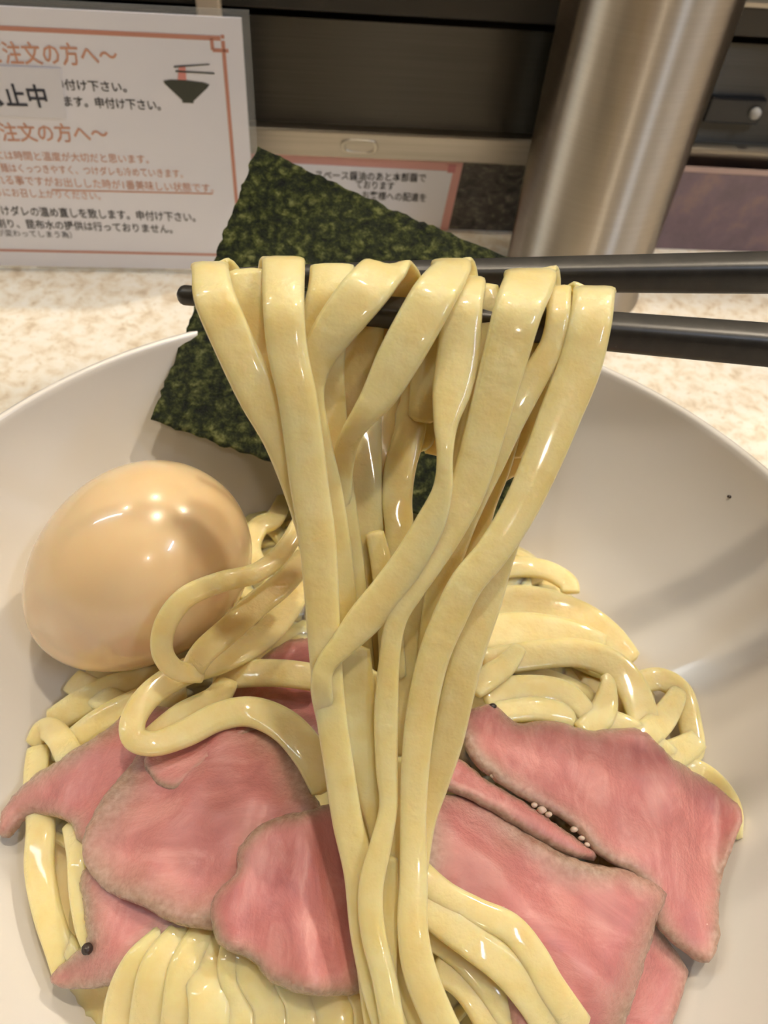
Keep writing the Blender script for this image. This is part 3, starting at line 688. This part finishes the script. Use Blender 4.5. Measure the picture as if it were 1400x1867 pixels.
slice_([(160, 1580), (152, 1650), (158, 1712), (120, 1750), (92, 1782), (112, 1802), (180, 1802), (240, 1782), (290, 1735), (345, 1690), (400, 1640), (300, 1580)], 4, 4.5, 'pink beef slice with a peppercorn on it at the left bowl wall', seed=2)
slice_([(-2, 1520), (14, 1470), (58, 1420), (130, 1372), (192, 1332), (232, 1300), (310, 1290), (380, 1350), (300, 1440), (230, 1530), (150, 1540), (130, 1503), (90, 1488), (52, 1490), (18, 1530)], 3.5, 5, 'pointed pink beef slice whose brown tip rests on the left bowl wall', seed=3)
slice_([(236, 1395), (192, 1450), (158, 1510), (150, 1560), (168, 1600), (205, 1632), (262, 1654), (312, 1682), (372, 1694), (430, 1690), (500, 1640), (560, 1560), (590, 1500), (572, 1440), (556, 1390), (510, 1340), (450, 1305), (390, 1295), (330, 1310), (270, 1350)], 7, 8.2, 'broad glossy beef slice with greyish rim on top of the left stack', seed=5, brown=.009, amp=.0016, fold=lambda x, y: 1.2 * math.exp(-((x + .5 * y - 1080) / 40) ** 2) - 1.2 * math.exp(-((x + .35 * y - 1010) / 26) ** 2))
slice_([(300, 1330), (360, 1300), (430, 1296), (474, 1324), (440, 1346), (404, 1372), (374, 1400), (330, 1440), (286, 1430), (262, 1385)], 8.5, 9.6, 'small beef flap lying beneath the long folded noodle', seed=4, brown=.002, amp=.0006, thick=.0026)
slice_([(384, 1662), (398, 1622), (428, 1592), (436, 1545), (480, 1500), (556, 1478), (615, 1468), (655, 1540), (670, 1680), (664, 1800), (612, 1816), (560, 1814), (492, 1790), (460, 1752), (398, 1722)], 10, 11, 'shiny folded beef slice against the left of the hanging noodles', seed=6, amp=.0014, brown=.004, fold=lambda x, y: 2.2 * math.exp(-((x - 556 - 9 * math.sin(y / 55)) / 38) ** 2) - 2.5 * sstep(575, 650, x) + 1.0 * math.exp(-((x - 436 - .2 * (1640 - y)) / 26) ** 2))
slice_([(1120, 1640), (1194, 1688), (1248, 1758), (1250, 1785), (1225, 1862), (1190, 1930), (1060, 1930), (1060, 1760)], 3, 3, 'pink beef slice lowest in the right stack beside the bowl wall', seed=7)
slice_([(775, 1490), (811, 1448), (886, 1466), (966, 1522), (1057, 1568), (1143, 1586), (1205, 1618), (1212, 1640), (1196, 1680), (1171, 1770), (1130, 1890), (1090, 1940), (960, 1930), (890, 1780), (760, 1640)], 5, 8.5, 'large pink beef slice at the front right with grey-brown upper edge', seed=8, brown=.008, fold=lambda x, y: 1.5 * math.exp(-((x - y + 700) / 60) ** 2))
slice_([(800, 1370), (840, 1385), (886, 1420), (1000, 1494), (1090, 1562), (1060, 1566), (1011, 1548), (943, 1508), (857, 1458), (800, 1430)], 8, 7, 'narrow strip of pink beef squeezed between the two large right slices', seed=9, brown=.002, amp=.0006)
slice_([(846, 1301), (897, 1284), (943, 1318), (1000, 1313), (1074, 1330), (1166, 1330), (1217, 1376), (1286, 1421), (1343, 1467), (1351, 1501), (1320, 1587), (1309, 1656), (1311, 1718), (1280, 1756), (1200, 1694), (1170, 1610), (1091, 1560), (1034, 1501), (943, 1450), (869, 1398), (840, 1341)], 10, 5, 'large pink beef slice nearest the right bowl wall with crusty brown edge', seed=10, brown=.0045, fold=lambda x, y: 1.6 * math.exp(-((x - 1230 - .2 * (y - 1500)) / 45) ** 2))
# beads of white fat along the crust of the last slice, and a crumb of pepper at its top
last = bpy.data.objects['beef_slice.009']
M_fat = plain('white_fat', (.62, .47, .38), .35, 0, Subsurface_Weight=.4, Subsurface_Scale=.002)
def bead(name, x, y, off, r, mt, parent=None):
    bb = bmesh.new(); bmesh.ops.create_icosphere(bb, subdivisions=2, radius=r)
    for q in bb.verts: q.co = Vector((q.co.x * 1.35, q.co.y, q.co.z * .85)) * (1 + .25 * noise.noise(q.co * 1500 + Vector((x, y, 0))))
    me_ = bpy.data.meshes.new(name); bb.to_mesh(me_); bb.free(); me_.materials.append(mt)
    for p_ in me_.polygons: p_.use_smooth = True
    p_, _ = onmound(x, y, off * .001); o_ = bpy.data.objects.new(name, me_); col.objects.link(o_)
    o_.location = p_ - (Vector(parent.location) if parent else Vector((0, 0, 0))); o_.parent = parent; return o_
for x, y, r in ((884, 1408, .0008), (897, 1418, .0008), (942, 1446, .0007), (972, 1472, .0007), (985, 1481, .0010), (998, 1489, .0008), (1044, 1516, .0008), (1058, 1532, .0007), (1068, 1544, .0006)):
    bead('fat_bead', x + 2, y - 4, 10.4 - 5 * (x - 840) / 511, r * .75, M_fat, last)
bead('pepper_crumb', 898, 1288, 10.6, .0007, M_pepper, last)
tag(bead('crumb', 1330, 905, .2, .00045, M_pepper), 'tiny dark crumb stuck on the white inner bowl wall', 'crumb')
# peppercorn
pp, _ = onmound(159, 1730, .0068)
bmx = bmesh.new(); bmesh.ops.create_icosphere(bmx, subdivisions=3, radius=.00105)
for q in bmx.verts: q.co *= 1 + .12 * noise.noise(q.co * 1800)
me = bpy.data.meshes.new('peppercorn'); bmx.to_mesh(me); bmx.free(); me.materials.append(M_pepper)
o = bpy.data.objects.new('peppercorn', me); col.objects.link(o); o.location = pp; tag(o, 'tiny dark peppercorn on the beef slice by the bowl wall', 'peppercorn')

# ------------------------------------------------------------------ egg
ec = dep(250, 1038, .184); ea = (AX * .79 + AY * .61 + AZ * .06).normalized(); eb = ea.orthogonal().normalized(); ecx = ea.cross(eb)
V, Fc = [], []; NU, NV = 48, 64
for j in range(NU + 1):
    t = math.pi * j / NU; ax = -math.cos(t) * .0287; s = math.sin(t)
    rr = .0229 * s * (1 + .10 * math.cos(math.pi - t) * 1.0)
    for k in range(NV):
        a = 2 * math.pi * k / NV; V.append(ea * ax + eb * (rr * math.cos(a)) + ecx * (rr * math.sin(a)))
for i, p in enumerate(V):     # the shallow flat dent on the near lower side
    d = (p - (AX * -.0125 + AY * -.014 + AZ * .0135)).length
    V[i] = p * (1 - .045 * (1 - sstep(.006, .0125, d)))
for j in range(NU):
    for k in range(NV):
        Fc.append((j * NV + k, j * NV + (k + 1) % NV, (j + 1) * NV + (k + 1) % NV, (j + 1) * NV + k))
egg = mesh_obj('boiled_egg', V, Fc, M_egg); egg.location = ec; tag(egg, 'whole peeled soy boiled egg resting on the noodles at the bowl wall', 'egg')

# ------------------------------------------------------------------ nori
nB = onz(275, 765, .063); nD = onz(912, 992, .0500); nA = Vector((-.0513, .1531, .1038)); nn = (nA - nB).cross(nD - nB).normalized(); nE = onplane(1036, 512, nB, nn)
if nn.dot(CAM - nB) < 0: nn = -nn
nu, nv = 70, 64; V, Fc = [], []
for side in (0, 1):
    for j in range(nv + 1):
        for i in range(nu + 1):
            a, b_ = i / nu, j / nv
            ja = .010 * noise.noise(Vector((b_ * 22, 3, 1))) + .006 * noise.noise(Vector((b_ * 60, 8, 1)))
            jb = .010 * noise.noise(Vector((a * 22, 5, 2))) + .006 * noise.noise(Vector((a * 60, 4, 2)))
            wa = abs(a - .5) * 2; wb = abs(b_ - .5) * 2
            a2 = a + ja * wa ** 8 * (1 if a > .5 else -1); b2 = b_ + jb * wb ** 8 * (1 if b_ > .5 else -1)
            p = nB + (nD - nB) * a2 + (nA - nB) * b2 + (nE - nA - nD + nB) * (a2 * b2)
            p = p + nn * (.00055 * noise.noise(p * 130) + .0004 * noise.noise(p * 420) - .0022 * math.sin(math.pi * a) * b_ + (.00025 if side else -.00025))
            V.append(p)
W1 = nu + 1; off = W1 * (nv + 1)
for j in range(nv):
    for i in range(nu):
        a = j * W1 + i; Fc.append((a, a + 1, a + 1 + W1, a + W1)); Fc.append((off + a, off + a + W1, off + a + 1 + W1, off + a + 1))
for i in range(nu): Fc.append((i, off + i, off + i + 1, i + 1)); a = nv * W1 + i; Fc.append((a, a + 1, off + a + 1, off + a))
for j in range(nv): a = j * W1; Fc.append((a, a + W1, off + a + W1, off + a)); a += nu; Fc.append((a, off + a, off + a + W1, a + W1))
nori = mesh_obj('nori_sheet', [p - nB for p in V], Fc, M_nori); nori.location = nB
tag(nori, 'dark green square nori sheet leaning on the bowl rim behind the hanging noodles', 'seaweed')

# ------------------------------------------------------------------ chopsticks
def chopstick(ptip, pend, rt, rend, label, tip_ball):
    d = (pend - ptip); L = .225; d.normalize(); sx = d.cross(ZV).normalized(); sz = sx.cross(d).normalized()
    V, Fc = [], []; ns = 32
    st_ = [(0, .25), (.0002, .55), (.0006, .85), (.0012, 1.0), (.003, 1.0)] + [(.003 + (L - .003) * k / 20, None) for k in range(1, 20)] + [(L - .001, .97), (L, .7)]
    for s, fc in st_:
        t = min(1, max(0, (s - .0) / .115)); r = rt + (rend - rt) * (t ** .7 if s > .003 else 0)
        if fc is not None: r *= fc
        sq = .35 + .45 * sstep(.01, .05, s)        # round at the tip, squared further on
        for k in range(ns):
            a = 2 * math.pi * k / ns; c, sn = math.cos(a), math.sin(a)
            e = 1 - .5 * sq; px_ = math.copysign(abs(c) ** e, c); pz_ = math.copysign(abs(sn) ** e, sn)
            V.append(d * s + (sx * px_ + sz * pz_) * r)
    for i in range(len(st_) - 1):
        for k in range(ns): Fc.append((i * ns + k, i * ns + (k + 1) % ns, (i + 1) * ns + (k + 1) % ns, (i + 1) * ns + k))
    Fc.append(tuple(reversed(range(ns)))); Fc.append(tuple(range((len(st_) - 1) * ns, len(st_) * ns)))
    o = mesh_obj('chopstick', V, Fc, M_chop); o.location = ptip
    return tag(o, label, 'chopstick', 'pair of black chopsticks')
chopstick(dep(323, 537, .1315), dep(1400, 629, .1360), .0016, .0035, 'black chopstick with rounded tip that the noodles are folded over', True)
chopstick(dep(372, 505, .1440), dep(1400, 497, .1475), .0014, .0036, 'straight black chopstick above the noodles in front of the nori', False)
